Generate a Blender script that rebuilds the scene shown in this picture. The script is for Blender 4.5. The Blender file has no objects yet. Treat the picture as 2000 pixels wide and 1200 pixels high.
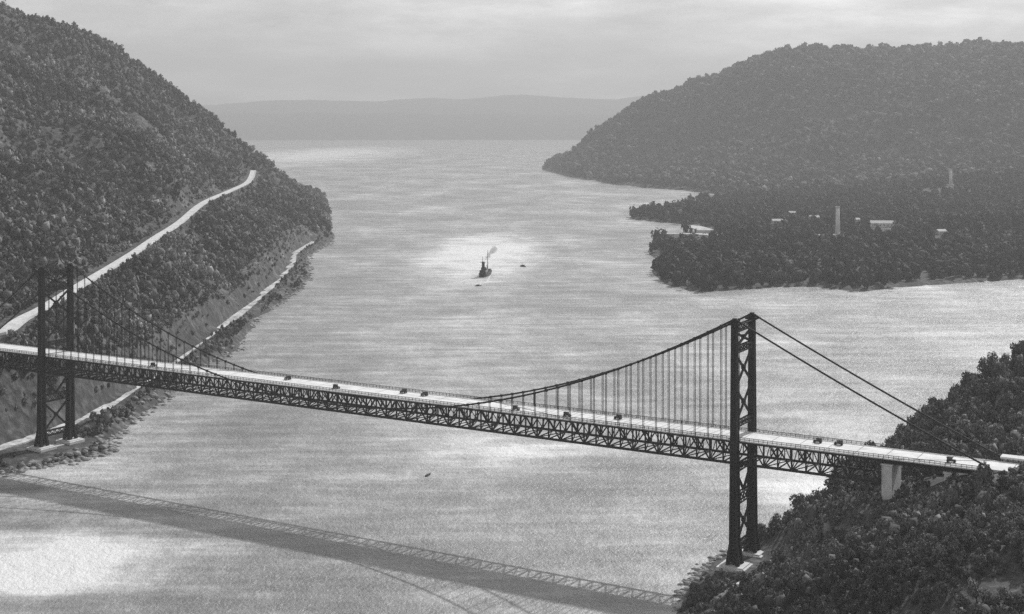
import bpy, math, random
import numpy as np
random.seed(7); RNG = np.random.default_rng(11)
SC = bpy.context.scene; COL = SC.collection
H, F = 193.0, 2655.0          # camera height (m); focal length in pixels of a 2000 px wide picture
HY = 245.0                    # row of the horizon
K = F / 2446.0
def P(px, py, d):             # a surveyed point: column, row, distance -> place
    d = d * K
    return ((px-1000)*d/F, d, H-(py-HY)*d/F)
def W(px, py, z=0.0):         # the place on a level z seen at column, row
    d = F*(H-z)/(py-HY)
    return ((px-1000)*d/F, d, z)

# ------------------------------------------------------------------ materials
def new_mat(name):
    m = bpy.data.materials.new(name); m.use_nodes = True
    nt = m.node_tree; b = nt.nodes['Principled BSDF']
    return m, nt, b
def N(nt, t, **kw):
    n = nt.nodes.new(t)
    for k, v in kw.items():
        if k in n.inputs: n.inputs[k].default_value = v
        else: setattr(n, k, v)
    return n
def ramp(nt, fac, stops):
    r = nt.nodes.new('ShaderNodeValToRGB')
    while len(r.color_ramp.elements) < len(stops): r.color_ramp.elements.new(0.5)
    for e, (p, g) in zip(r.color_ramp.elements, stops):
        e.position = p; e.color = (g, g, g, 1)
    nt.links.new(fac, r.inputs[0]); return r
def noise_mat(name, scale, stops, rough=0.9, bump=0.0, bdist=1.0, detail=6, spec=0.3, mscale=(1,1,1), scale2=None, mix=0.5):
    m, nt, b = new_mat(name)
    tc = N(nt, 'ShaderNodeTexCoord'); mp = N(nt, 'ShaderNodeMapping')
    mp.inputs['Scale'].default_value = mscale
    nt.links.new(tc.outputs['Object'], mp.inputs[0])
    n = N(nt, 'ShaderNodeTexNoise'); n.inputs['Scale'].default_value = scale; n.inputs['Detail'].default_value = detail
    n.inputs['Roughness'].default_value = 0.62
    nt.links.new(mp.outputs[0], n.inputs['Vector'])
    fac = n.outputs['Fac']
    if scale2:
        n2 = N(nt, 'ShaderNodeTexNoise'); n2.inputs['Scale'].default_value = scale2; n2.inputs['Detail'].default_value = 5
        nt.links.new(mp.outputs[0], n2.inputs['Vector'])
        mx = N(nt, 'ShaderNodeMix'); mx.inputs[0].default_value = mix
        nt.links.new(n.outputs['Fac'], mx.inputs[2]); nt.links.new(n2.outputs['Fac'], mx.inputs[3]); fac = mx.outputs[0]
    r = ramp(nt, fac, stops); nt.links.new(r.outputs[0], b.inputs['Base Color'])
    b.inputs['Roughness'].default_value = rough; b.inputs['Specular IOR Level'].default_value = spec
    if bump:
        bp = N(nt, 'ShaderNodeBump'); bp.inputs['Strength'].default_value = bump; bp.inputs['Distance'].default_value = bdist
        nt.links.new(fac, bp.inputs['Height']); nt.links.new(bp.outputs[0], b.inputs['Normal'])
    return m
def leaf_mat(name, lo, hi):
    m, nt, b = new_mat(name)
    g = N(nt, 'ShaderNodeNewGeometry'); tc = N(nt, 'ShaderNodeTexCoord')
    n = N(nt, 'ShaderNodeTexNoise'); n.inputs['Scale'].default_value = 0.02; n.inputs['Detail'].default_value = 5
    nt.links.new(g.outputs['Position'], n.inputs['Vector'])
    mx = N(nt, 'ShaderNodeMix'); mx.inputs[0].default_value = 0.6
    nt.links.new(g.outputs['Random Per Island'], mx.inputs[2]); nt.links.new(n.outputs['Fac'], mx.inputs[3])
    r = ramp(nt, mx.outputs[0], [(0.2, lo), (0.5, (lo*2+hi)/3), (0.8, hi)])
    nb = N(nt, 'ShaderNodeTexNoise'); nb.inputs['Scale'].default_value = 0.0055; nb.inputs['Detail'].default_value = 7; nb.inputs['Roughness'].default_value = .7
    mpb = N(nt, 'ShaderNodeMapping'); mpb.inputs['Rotation'].default_value = (0, 0, .5); mpb.inputs['Scale'].default_value = (1, 2.2, 1.6); nt.links.new(g.outputs['Position'], mpb.inputs[0]); nt.links.new(mpb.outputs[0], nb.inputs['Vector'])
    rb = ramp(nt, nb.outputs['Fac'], [(.36, .45), (.5, .95), (.62, 1.9)]); ml = N(nt, 'ShaderNodeVectorMath', operation='MULTIPLY')
    nt.links.new(r.outputs[0], ml.inputs[0]); nt.links.new(rb.outputs[0], ml.inputs[1]); nt.links.new(ml.outputs[0], b.inputs['Base Color'])
    b.inputs['Roughness'].default_value = 0.85; b.inputs['Specular IOR Level'].default_value = 0.2
    return m
M = {}
def deck_mat():
    m, nt, b = new_mat('pale_concrete_roadway'); g = N(nt, 'ShaderNodeNewGeometry')
    def dot(v, off=0.0):
        d = N(nt, 'ShaderNodeVectorMath', operation='DOT_PRODUCT'); nt.links.new(g.outputs['Position'], d.inputs[0]); d.inputs[1].default_value = v
        a = N(nt, 'ShaderNodeMath', operation='ADD'); nt.links.new(d.outputs['Value'], a.inputs[0]); a.inputs[1].default_value = off; return a.outputs[0]
    th = math.radians(30); u = (math.cos(th), -math.sin(th), 0); n_ = (math.sin(th), math.cos(th), 0)
    t = dot(u, 270*u[0]-805*u[1]+500); s_ = dot(n_, 270*n_[0]-805*n_[1])
    mo = N(nt, 'ShaderNodeMath', operation='MODULO'); nt.links.new(t, mo.inputs[0]); mo.inputs[1].default_value = 12.23
    jt = N(nt, 'ShaderNodeMath', operation='LESS_THAN'); nt.links.new(mo.outputs[0], jt.inputs[0]); jt.inputs[1].default_value = .4
    cb = N(nt, 'ShaderNodeCombineXYZ'); st = N(nt, 'ShaderNodeMath', operation='MULTIPLY'); nt.links.new(t, st.inputs[0]); st.inputs[1].default_value = .04
    nt.links.new(st.outputs[0], cb.inputs[0]); nt.links.new(s_, cb.inputs[1])
    n1 = N(nt, 'ShaderNodeTexNoise'); n1.inputs['Scale'].default_value = .7; n1.inputs['Detail'].default_value = 4; nt.links.new(cb.outputs[0], n1.inputs['Vector'])
    n2 = N(nt, 'ShaderNodeTexNoise'); n2.inputs['Scale'].default_value = .25; n2.inputs['Detail'].default_value = 6; nt.links.new(g.outputs['Position'], n2.inputs['Vector'])
    mx = N(nt, 'ShaderNodeMix'); mx.inputs[0].default_value = .45; nt.links.new(n1.outputs['Fac'], mx.inputs[2]); nt.links.new(n2.outputs['Fac'], mx.inputs[3])
    r = ramp(nt, mx.outputs[0], [(.32, .5), (.46, .72), (.6, .86)])
    m2 = N(nt, 'ShaderNodeMix', data_type='RGBA'); nt.links.new(jt.outputs[0], m2.inputs[0]); nt.links.new(r.outputs[0], m2.inputs[6]); m2.inputs[7].default_value = (.3,.3,.3,1)
    nt.links.new(m2.outputs[2], b.inputs['Base Color']); b.inputs['Roughness'].default_value = .85; return m
M['steel'] = noise_mat('painted_dark_steel', 0.6, [(0.3, .012), (0.7, .035)], rough=.7, spec=.2, scale2=6)
M['deck'] = deck_mat()
M['concrete'] = noise_mat('weathered_concrete', 0.25, [(0.25, .55), (0.5, .72), (0.8, .85)], rough=.9, bump=.3, bdist=.2, scale2=1.8)
M['rock'] = noise_mat('rocky_hillside', 0.02, [(0.3, .03), (0.47, .06), (0.6, .13), (0.72, .32)], rough=.95, bump=.8, bdist=5, scale2=.16)
M['bank'] = noise_mat('river_bank_earth', 0.05, [(0.3, .045), (0.5, .09), (0.62, .17), (0.75, .3)], rough=.95, bump=.8, bdist=1.5, scale2=.4)
M['far'] = noise_mat('distant_woods', 0.0012, [(0.3, .06), (0.5, .09), (0.7, .14)], rough=.95, bump=.6, bdist=40, scale2=.006)
M['road'] = noise_mat('pale_gravel_road', 0.15, [(0.35, .42), (0.5, .66), (0.62, .8)], rough=.95, scale2=.8)
M['wallstone'] = noise_mat('pale_masonry', 0.12, [(0.35, .4), (0.5, .65), (0.64, .85)], rough=.95, bump=.5, bdist=.4, scale2=2)
M['gravel'] = noise_mat('railway_gravel', 0.05, [(0.36, .2), (0.48, .5), (0.6, .8)], rough=.95, scale2=.3)
M['sand'] = noise_mat('pale_sand', 0.03, [(0.3, .3), (0.55, .62), (0.7, .75)], rough=.95, scale2=.2)
M['boulder'] = noise_mat('boulder_stone', 0.3, [(0.3, .1), (0.6, .34), (0.8, .5)], rough=.95, bump=.6, bdist=.4)
M['leaf'] = leaf_mat('foliage', .018, .17)
M['leaf_pale'] = leaf_mat('hillside_foliage', .026, .27)
M['leaf_dark'] = leaf_mat('dark_foliage', .014, .075)
M['bark'] = noise_mat('bark', 1.5, [(0.3, .05), (0.7, .12)], rough=.95, mscale=(1,1,.2))
M['white'] = noise_mat('whitewashed_wall', 0.3, [(0.3, .7), (0.7, .85)], rough=.9)
M['roof'] = noise_mat('pale_roofing', 0.4, [(0.3, .6), (0.7, .82)], rough=.8)
M['window'] = noise_mat('dark_window', 1, [(0.3, .02), (0.7, .05)], rough=.2, spec=.5)
M['car'] = noise_mat('dark_car_paint', 2, [(0.3, .01), (0.7, .02)], rough=.25, spec=.5)
M['canvas'] = noise_mat('car_top_canvas', 4, [(0.3, .03), (0.7, .06)], rough=.9)
M['tyre'] = noise_mat('tyre_rubber', 4, [(0.3, .015), (0.7, .03)], rough=.9)
M['hull'] = noise_mat('dark_hull_paint', 0.5, [(0.3, .01), (0.7, .03)], rough=.5)
M['foam'] = noise_mat('foam', 0.2, [(0.35, .55), (0.65, .9)], rough=.9)
def water_mat():
    m, nt, b = new_mat('river_water')
    g = N(nt, 'ShaderNodeNewGeometry')
    def noise(scale, ms, rot=0.0, det=4, ro=.55):
        mp = N(nt, 'ShaderNodeMapping'); mp.inputs['Scale'].default_value = ms; mp.inputs['Rotation'].default_value = (0, 0, rot)
        nt.links.new(g.outputs['Position'], mp.inputs[0])
        n = N(nt, 'ShaderNodeTexNoise'); n.inputs['Scale'].default_value = scale
        n.inputs['Detail'].default_value = det; n.inputs['Roughness'].default_value = ro
        nt.links.new(mp.outputs[0], n.inputs['Vector']); return n
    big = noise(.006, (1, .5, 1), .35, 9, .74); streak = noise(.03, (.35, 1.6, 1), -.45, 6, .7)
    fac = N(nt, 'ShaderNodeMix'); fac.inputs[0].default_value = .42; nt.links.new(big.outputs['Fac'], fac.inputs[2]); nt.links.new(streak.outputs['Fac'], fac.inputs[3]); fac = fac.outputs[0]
    for (px, py, ax, ay, amt) in ((90, 1100, 75, 60, .17), (640, 300, 700, 3800, .13), (940, 500, 130, 520, .13), (1010, 880, 70, 60, .10), (1620, 960, 60, 70, .12), (560, 440, 90, 500, .08)):  # glitter and sunlit, wind-ruffled areas painted into the water colour as bright blobs
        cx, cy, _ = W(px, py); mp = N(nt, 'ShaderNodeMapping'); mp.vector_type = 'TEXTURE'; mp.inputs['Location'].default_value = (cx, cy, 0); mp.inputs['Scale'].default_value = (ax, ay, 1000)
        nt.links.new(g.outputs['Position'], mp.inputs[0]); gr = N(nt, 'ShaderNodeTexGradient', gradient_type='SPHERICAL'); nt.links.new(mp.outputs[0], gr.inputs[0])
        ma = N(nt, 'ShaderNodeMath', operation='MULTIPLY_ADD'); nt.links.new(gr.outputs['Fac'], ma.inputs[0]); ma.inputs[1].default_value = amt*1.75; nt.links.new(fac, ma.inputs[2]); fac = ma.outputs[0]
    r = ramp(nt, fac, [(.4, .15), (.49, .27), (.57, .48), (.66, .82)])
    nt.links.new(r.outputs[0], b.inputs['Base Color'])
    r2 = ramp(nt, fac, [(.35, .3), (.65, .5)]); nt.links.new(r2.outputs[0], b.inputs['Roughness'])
    b.inputs['Specular IOR Level'].default_value = .8; b.inputs['IOR'].default_value = 1.5
    w1 = noise(.12, (1, .7, 1), .6, 6, .7); w2 = noise(.6, (1, .8, 1), 1.1, 4, .6)
    ad = N(nt, 'ShaderNodeMath', operation='ADD'); nt.links.new(w1.outputs[0], ad.inputs[0])
    ml = N(nt, 'ShaderNodeMath', operation='MULTIPLY'); nt.links.new(w2.outputs[0], ml.inputs[0]); ml.inputs[1].default_value = .35
    nt.links.new(ml.outputs[0], ad.inputs[1])
    bp = N(nt, 'ShaderNodeBump'); bp.inputs['Strength'].default_value = .8; bp.inputs['Distance'].default_value = 2.2
    nt.links.new(ad.outputs[0], bp.inputs['Height']); nt.links.new(bp.outputs[0], b.inputs['Normal'])
    return m
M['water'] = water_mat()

# ------------------------------------------------------------------ objects
def tag(o, label=None, cat=None, group=None, kind=None):
    for k, v in (('label', label), ('category', cat), ('group', group), ('kind', kind)):
        if v: o[k] = v
    return o
def empty(name, loc, rz=0.0, **kw):
    o = bpy.data.objects.new(name, None); COL.objects.link(o); o.location = loc; o.rotation_euler[2] = rz
    return tag(o, **kw)
class MB:
    def __init__(s): s.v = []; s.f = []
    def add(s, vs, fs):
        b = len(s.v); s.v += [tuple(v) for v in vs]; s.f += [tuple(i+b for i in f) for f in fs]
    def box(s, c, d, rz=0.0):
        cx, cy, cz = c; a, b_, h = d[0]/2, d[1]/2, d[2]/2; co, si = math.cos(rz), math.sin(rz)
        vs = [(cx+x*co-y*si, cy+x*si+y*co, cz+z) for z in (-h, h) for x, y in ((-a,-b_),(a,-b_),(a,b_),(-a,b_))]
        s.add(vs, [(3,2,1,0),(4,5,6,7),(0,1,5,4),(1,2,6,5),(2,3,7,6),(3,0,4,7)])
    def bar(s, a, b, w, h=None, w2=None, h2=None):
        h = h or w; w2 = w2 or w; h2 = h2 or h
        a = np.array(a, float); b = np.array(b, float); t = b-a; t /= np.linalg.norm(t)
        up = np.array((0,0,1.)) if abs(t[2]) < .95 else np.array(UV)
        x = np.cross(t, up); x /= np.linalg.norm(x); y = np.cross(x, t)
        vs = [p + x*sx*ww/2 + y*sy*hh/2 for p, ww, hh in ((a,w,h),(b,w2,h2)) for sx, sy in ((-1,-1),(1,-1),(1,1),(-1,1))]
        s.add(vs, [(3,2,1,0),(4,5,6,7),(0,1,5,4),(1,2,6,5),(2,3,7,6),(3,0,4,7)])
    def tube(s, pts, r, n=6, r2=None):
        pts = [np.array(p, float) for p in pts]; rings = []
        for i, p in enumerate(pts):
            t = pts[min(i+1, len(pts)-1)] - pts[max(i-1, 0)]; t /= np.linalg.norm(t)
            up = np.array((0,0,1.)) if abs(t[2]) < .95 else np.array((1.,0,0))
            x = np.cross(t, up); x /= np.linalg.norm(x); y = np.cross(x, t)
            rr = r if r2 is None else r + (r2-r)*i/(len(pts)-1)
            rings.append([p + (x*math.cos(2*math.pi*k/n) + y*math.sin(2*math.pi*k/n))*rr for k in range(n)])
        vs = [v for ri in rings for v in ri]; fs = []
        for i in range(len(pts)-1):
            for k in range(n):
                a = i*n+k; b = i*n+(k+1) % n; fs.append((a, b, b+n, a+n))
        fs.append(tuple(range(n-1, -1, -1))); fs.append(tuple(range(len(vs)-n, len(vs))))
        s.add(vs, fs)
    def build(s, name, mat, parent=None, smooth=False):
        me = bpy.data.meshes.new(name); me.from_pydata(s.v, [], s.f); me.materials.append(M[mat] if isinstance(mat, str) else mat)
        if smooth: me.shade_smooth()
        me.update(); o = bpy.data.objects.new(name, me); COL.objects.link(o)
        if parent: o.parent = parent
        return o
def np_mesh(name, v, f, mat, smooth=False):       # v (n,3), f (m,k) all same size
    me = bpy.data.meshes.new(name); v = np.ascontiguousarray(v, np.float32); f = np.ascontiguousarray(f, np.int32)
    m, k = f.shape
    me.vertices.add(len(v)); me.vertices.foreach_set('co', v.ravel())
    me.loops.add(m*k); me.loops.foreach_set('vertex_index', f.ravel())
    me.polygons.add(m); me.polygons.foreach_set('loop_start', np.arange(0, m*k, k, dtype=np.int32))
    try: me.polygons.foreach_set('loop_total', np.full(m, k, np.int32))
    except Exception: pass
    me.update(calc_edges=True); me.validate()
    me.materials.append(M[mat])
    if smooth: me.shade_smooth()
    o = bpy.data.objects.new(name, me); COL.objects.link(o); return o

# ------------------------------------------------------------------ noise, splines, shores
LAT = RNG.random((256, 256))
def vnoise(x, y):
    xi = np.floor(x).astype(int); yi = np.floor(y).astype(int); fx = x-xi; fy = y-yi
    fx = fx*fx*(3-2*fx); fy = fy*fy*(3-2*fy)
    g = lambda a, b: LAT[a & 255, b & 255]
    return (g(xi,yi)*(1-fx)+g(xi+1,yi)*fx)*(1-fy) + (g(xi,yi+1)*(1-fx)+g(xi+1,yi+1)*fx)*fy
def fbm(x, y, scale, octs=5, seed=0.0, gain=.5):
    v = 0; a = 1; tot = 0; x = x/scale+seed; y = y/scale+seed*1.7
    for i in range(octs):
        v = v + a*(vnoise(x, y)-.5); tot += a; a *= gain; x = x*2.03+17.1; y = y*2.03+5.3
    return 2*v/tot
def tps(pts, reg=0.0):
    p = np.array(pts, float); xy = p[:, :2]; n = len(p)
    U = lambda r2: np.where(r2 > 0, .5*r2*np.log(r2+1e-9), 0)
    sc = 1000.0; q = xy/sc
    Km = U(((q[:,None]-q[None])**2).sum(-1)) + reg*np.eye(n)
    Pm = np.c_[np.ones(n), q]; A = np.zeros((n+3, n+3)); A[:n,:n] = Km; A[:n,n:] = Pm; A[n:,:n] = Pm.T
    w = np.linalg.solve(A, np.r_[p[:,2], 0, 0, 0])
    def f(x, y):
        x = np.asarray(x, float)/sc; y = np.asarray(y, float)/sc; out = w[n]+w[n+1]*x+w[n+2]*y
        for i in range(n):
            out = out + w[i]*U((x-q[i,0])**2+(y-q[i,1])**2)
        return out
    return f
def sdist(poly, x, y):        # signed distance, positive inside the polygon
    x = np.asarray(x, float); y = np.asarray(y, float)
    best = np.full(x.shape, 1e18); ins = np.zeros(x.shape, bool); n = len(poly)
    for i in range(n):
        ax, ay = poly[i][:2]; bx, by = poly[(i+1) % n][:2]; dx, dy = bx-ax, by-ay
        t = np.clip(((x-ax)*dx+(y-ay)*dy)/(dx*dx+dy*dy), 0, 1)
        best = np.minimum(best, (x-ax-t*dx)**2+(y-ay-t*dy)**2)
        c = ((ay > y) != (by > y)) & (x < (bx-ax)*(y-ay)/(by-ay+1e-12)+ax); ins ^= c
    return np.where(ins, 1, -1)*np.sqrt(best)
def resample(pts, step):
    out = []; pts = [np.array(p[:3], float) for p in pts]; n = len(pts)
    for i in range(n-1):
        p0, p1, p2, p3 = pts[max(i-1,0)], pts[i], pts[i+1], pts[min(i+2,n-1)]
        m = max(1, int(np.linalg.norm(p2-p1)/step))
        for k in range(m):
            t = k/m; out.append(.5*((2*p1)+(-p0+p2)*t+(2*p0-5*p1+4*p2-p3)*t*t+(-p0+3*p1-3*p2+p3)*t**3))
    out.append(pts[-1]); return out
class Land:
    def __init__(s, poly, pts, jit, slope, namp, nscale, zfun=None, bank=.35):
        s.poly = poly; s.f = tps(pts, 1e-5); s.jit = jit; s.slope = slope; s.namp = namp; s.ns = nscale; s.flat = []; s.bank = bank; s.paths = []
    def __call__(s, x, y, raw=False):
        x = np.asarray(x, float); y = np.asarray(y, float)
        sd = sdist(s.poly, x, y) + s.jit*fbm(x, y, s.jit*5, 4, 3.3)
        z = s.f(x, y)
        z = z + s.namp*fbm(x, y, s.ns, 6, 1.2)*np.clip(sd/150, 0.04, 1)*np.clip(z/120+.15, .1, 1)
        if s.namp > 20: z = z - .55*s.namp*(1-np.abs(fbm((x+y*.55), (y*.45-x*.3), s.ns*.55, 4, 7.7))*3.2).clip(0, 1)*np.clip(sd/120, 0, 1)*np.clip(z/90-.2, 0, 1)+.16*s.namp*np.clip(z/90-.2, 0, 1)
        lo = .8 + np.clip(sd, 0, 12)*.16
        z = np.maximum(z, lo)
        hi = 1.5+sd*s.slope; z = np.minimum(z, np.maximum(hi, lo))
        for (cx, cy, r, zz) in s.flat:
            w = np.clip(1.6-np.hypot(x-cx, y-cy)/r, 0, 1); z = z*(1-w)+zz*w
        for pth, w0, w1 in s.paths:
            flatx, flaty, flatz = x.ravel(), y.ravel(), z.ravel().copy(); near = np.where((flatx > pth[:,0].min()-w1) & (flatx < pth[:,0].max()+w1) & (flaty > pth[:,1].min()-w1) & (flaty < pth[:,1].max()+w1))[0]
            for ch in np.array_split(near, max(1, len(near)//4000)):
                if not len(ch): continue
                d2 = (flatx[ch,None]-pth[None,:,0])**2+(flaty[ch,None]-pth[None,:,1])**2; j = d2.argmin(1); d = np.sqrt(d2[np.arange(len(ch)),j])
                t = np.clip((d-w0)/(w1-w0), 0, 1); t = t*t*(3-2*t); flatz[ch] = (pth[j,2]-.7)*(1-t)+flatz[ch]*t
            z = flatz.reshape(z.shape)
        z = np.where(sd < 4, (sd-4)*s.bank + np.minimum(z, 1.2)*np.clip(sd/4, 0, 1), z)
        return z
    def grid(s, name, x0, x1, y0, y1, step, mat):
        xs = np.arange(x0, x1+step, step); ys = np.arange(y0, y1+step, step)
        X, Y = np.meshgrid(xs, ys); Z = s(X, Y); Z = np.maximum(Z, -12)
        v = np.c_[X.ravel(), Y.ravel(), Z.ravel()]; nx, ny = len(xs), len(ys)
        i = (np.arange(ny-1)[:,None]*nx+np.arange(nx-1)[None]).ravel()
        f = np.c_[i, i+1, i+nx+1, i+nx]
        keep = (Z.ravel()[f] > -11.9).any(1)
        used = np.unique(f[keep]); mp = np.full(len(v), -1); mp[used] = np.arange(len(used))
        o = np_mesh(name, v[used], mp[f[keep]], mat, True); return o

# bridge axes: from the far (left) tower to the near (right) tower
TH = math.radians(30); UV = (math.cos(TH), -math.sin(TH), 0.0); NV = (math.sin(TH), math.cos(TH), 0.0)
L0 = (-270.0, 805.0); SPAN = 428.0; DZ = 58.0
def BR(t, s, z): return (L0[0]+UV[0]*t+NV[0]*s, L0[1]+UV[1]*t+NV[1]*s, z)
BRZ = -TH

# ------------------------------------------------------------------ east mountain (left)
shoreA = [W(0,925), W(120,906), W(220,882), W(213,862), W(262,820), W(330,772), W(358,745), W(400,715), W(470,682),
          W(500,622), W(578,572), W(607,540), W(602,502), W(655,470), W(642,442), (-420, 2900*K, 0), (-520, 3500*K, 0), (-700, 4200*K, 0),
          (-3000, 4500*K, 0), (-3000, 500*K, 0), (-420, 560*K, 0), (-330, 640*K, 0)]
ROADPTS = [(-40,682,775), (0,650,800), (40,622,835), (85,600,880), (150,560,1000), (250,500,1200), (300,466,1340), (350,434,1500),
           (385,404,1660), (410,389,1800), (450,372,2000), (480,358,2130), (490,346,2220), (494,333,2330)]
ROAD = [P(*p) for p in ROADPTS]
ctlA = [P(*p) for p in [(600,400,2500),(560,375,2480),(505,330,2450),(480,290,2520),(400,240,2450),(330,172,2350),(240,132,2250),
        (130,82,2150),(0,66,2050),(-200,60,2000),(-500,30,1900),(200,350,1560),(100,200,1750),(0,300,1400),(0,450,1100),(0,150,1800),
        (250,250,1900),(350,300,2050),(-300,300,1300),(-300,100,1700),(-600,300,1200),(420,320,2250),(-150,560,900),(-300,640,800),(0,560,900)]]
ctlA += [(x, y, z) for x, y, z in ROAD]
ctlA += [(x, y, 1) for x, y, _ in shoreA[:17]]
ctlA += [P(0,880,720), P(60,862,750), (-258, 850, 8), (-285, 850, 12), (-292, 800, 14), (-330, 815, 50), (-345, 790, 56), (-380, 740, 55), (-420, 700, 60)]
ctlA += [(-520, 3300*K, 8), (-800, 3000*K, 190), (-900, 3600*K, 150), (-1500, 3300*K, 250), (-1600, 2200*K, 380), (-520,2850*K,16), (-640,3200*K,40), (-600,3700*K,8), (-2600,4000*K,100)]
east = Land(shoreA, ctlA, 9, 1.5, 40, 230)
east.flat = [(*BR(0, 0, 0)[:2], 26, 3.2)]
rd = resample([BR(-72, 0, DZ), BR(-86, 6, DZ+.6)] + ROAD[1:], 9)
zs = np.array([p[2] for p in rd])
for _ in range(6): zs[1:-1] = (zs[:-2]+zs[1:-1]*2+zs[2:])/4
for p, z in zip(rd, zs): p[2] = z
rail = [(-318,742,0), (-276,868,0), (-269,1000,0), (-270,1265,0), (-283,1640,0), (-300,1850,0), (-320,2010,0), (-322,2200,0)]
rail = resample(rail, 9)
for p in rail: p[2] = 5.0
east.paths = [(np.array(rail), 5, 14), (np.array(rd), 8, 34)]
east.grid('mountain', -1500, -205, 560, 3900, 8, 'rock')['kind'] = 'structure'

# ------------------------------------------------------------------ west bank (right, near)
Kp = lambda x, y, z: (x, y*K, z)
shoreB = [Kp(30,380,0), W(1320,1170), W(1368,1112), W(1415,1083), W(1470,1050), Kp(134,600,0), Kp(144,620,0), Kp(172,660,0), Kp(210,700,0), Kp(262,760,0),
          Kp(345,850,0), Kp(480,1000,0), Kp(720,1100,0), Kp(1500,1300,0), Kp(1500,-100,0), Kp(60,-100,0), Kp(0,200,0)]
ctlB = [P(*p) for p in [(1600,1165,440),(1800,1165,400),(2000,1165,380),(1600,1000,530),(1550,1080,520),(1500,1165,470),(1500,1400,400),
        (2000,1500,300),(2400,1165,330),(2000,918,485),(1700,1000,505),(1800,1040,455),(1900,1000,450),(1650,1080,480),(1500,1095,535)]]
ctlB += [(BR(SPAN+63,0,0)[0], BR(SPAN+63,0,0)[1], 41), (BR(SPAN+86,0,0)[0], BR(SPAN+86,0,0)[1], 48), (BR(SPAN+110,0,0)[0], BR(SPAN+110,0,0)[1], 55.5),
         (BR(SPAN+150,0,0)[0], BR(SPAN+150,0,0)[1], 56.5), (BR(SPAN+200,0,0)[0], BR(SPAN+200,0,0)[1], 58)]
ctlB += [Kp(*p) for p in [(286,700,64),(250,680,50),(209,640,36),(190,620,30),(156,560,30),(191,560,44),(230,600,50),(280,640,58),(350,560,66),(500,600,90),(700,500,120),(450,800,60),(700,900,80)]]
ctlB += [(x, y, 1) for x, y, _ in shoreB[:13]] + [(1300, 1100, 80), (1300, 0, 120), (200, 0, 30)]
west = Land(shoreB, ctlB, 4, 1.4, 14, 60)
west.flat = [(*BR(SPAN, 0, 0)[:2], 15, 4.2)]
west.grid('hillside', 0, 760, 130, 1230, 4, 'bank')['kind'] = 'structure'

# ------------------------------------------------------------------ island and the mountain beyond (right, far)
shoreC = [W(1058,331), W(1120,347), W(1200,361), W(1340,373), W(1475,389), W(1400,392), W(1350,397), W(1290,408), W(1228,427), W(1300,436), W(1385,444), W(1400,452),
          W(1310,459), W(1268,480), W(1292,512), W(1286,548), W(1340,572), W(1450,567), W(1560,560), W(1680,574), W(1800,560), W(1900,552), W(2000,549),
          W(2400,545), (6500, 3000, 0), (7000, 9000, 0), (2500, 9500, 0), (900, 8500, 0), (300, 7200, 0)]
ctlC = [P(*p) for p in [(1085,322,5450),(1140,280,5350),(1200,225,5250),(1300,168,5100),(1400,132,4950),(1550,108,4800),(1800,110,4650),(2000,104,4500),(2300,100,4400),
        (1500,300,4000),(1800,300,3750),(2000,250,3750),(1300,330,4500),(1500,200,4500),(1800,200,4200),(2200,280,3500)]]
ctlC += [(x, y, 3) for x, y, _ in shoreC[:24]]
for px, py, z in [(1470,420,6),(1550,450,7),(1650,480,9),(1750,500,10),(1500,520,8),(1400,500,6),(1650,540,7),(1850,480,10),(2000,500,8),(1900,430,10),(1700,410,12),(1550,400,8),(2000,400,20),(2200,450,20),(1800,380,30),(2000,360,50)]:
    ctlC.append(W(px, py, z))
ctlC += [(1200, 7500, 250), (2800, 7500, 350), (5000, 7500, 350), (5500, 4500, 250), (500, 7200, 50)]
isle = Land(shoreC, [(x, y, z-48 if z > 60 else z) for x, y, z in ctlC], 22, .9, 58, 520)
isle.grid('far_mountain', 60, 3600, 1500, 7000, 22, 'rock')['kind'] = 'structure'

# ------------------------------------------------------------------ distant hills and the river
def distant():
    xs = np.linspace(-14000, 14000, 220); ys = np.linspace(16800, 30000, 70); X, Y = np.meshgrid(xs, ys)
    sd = (Y-17600-500*fbm(X, Y*0, 3000, 3, 9)); r1 = 330+260*fbm(X, Y*0+50, 4200, 5, 2.2); r2 = 620+380*fbm(X, Y*0+90, 6000, 5, 6.1)
    Z = r1*np.exp(-((sd-1500)/1100)**2) + r2*np.exp(-((sd-6500)/2600)**2) + 90*fbm(X, Y, 1500, 5, 4)*np.clip(sd/2500, 0, 1)
    Z = np.where(sd > 0, np.maximum(Z, 3)*np.clip(sd/500, 0, 1)+2, -20)
    nx, ny = len(xs), len(ys); i = (np.arange(ny-1)[:,None]*nx+np.arange(nx-1)[None]).ravel()
    np_mesh('distant_hills', np.c_[X.ravel(), Y.ravel(), Z.ravel()], np.c_[i, i+1, i+nx+1, i+nx], 'far', True)['kind'] = 'structure'
distant()
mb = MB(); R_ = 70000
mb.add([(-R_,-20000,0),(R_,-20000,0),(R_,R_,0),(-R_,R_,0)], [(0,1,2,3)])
mb.build('river', 'water')['kind'] = 'structure'

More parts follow.
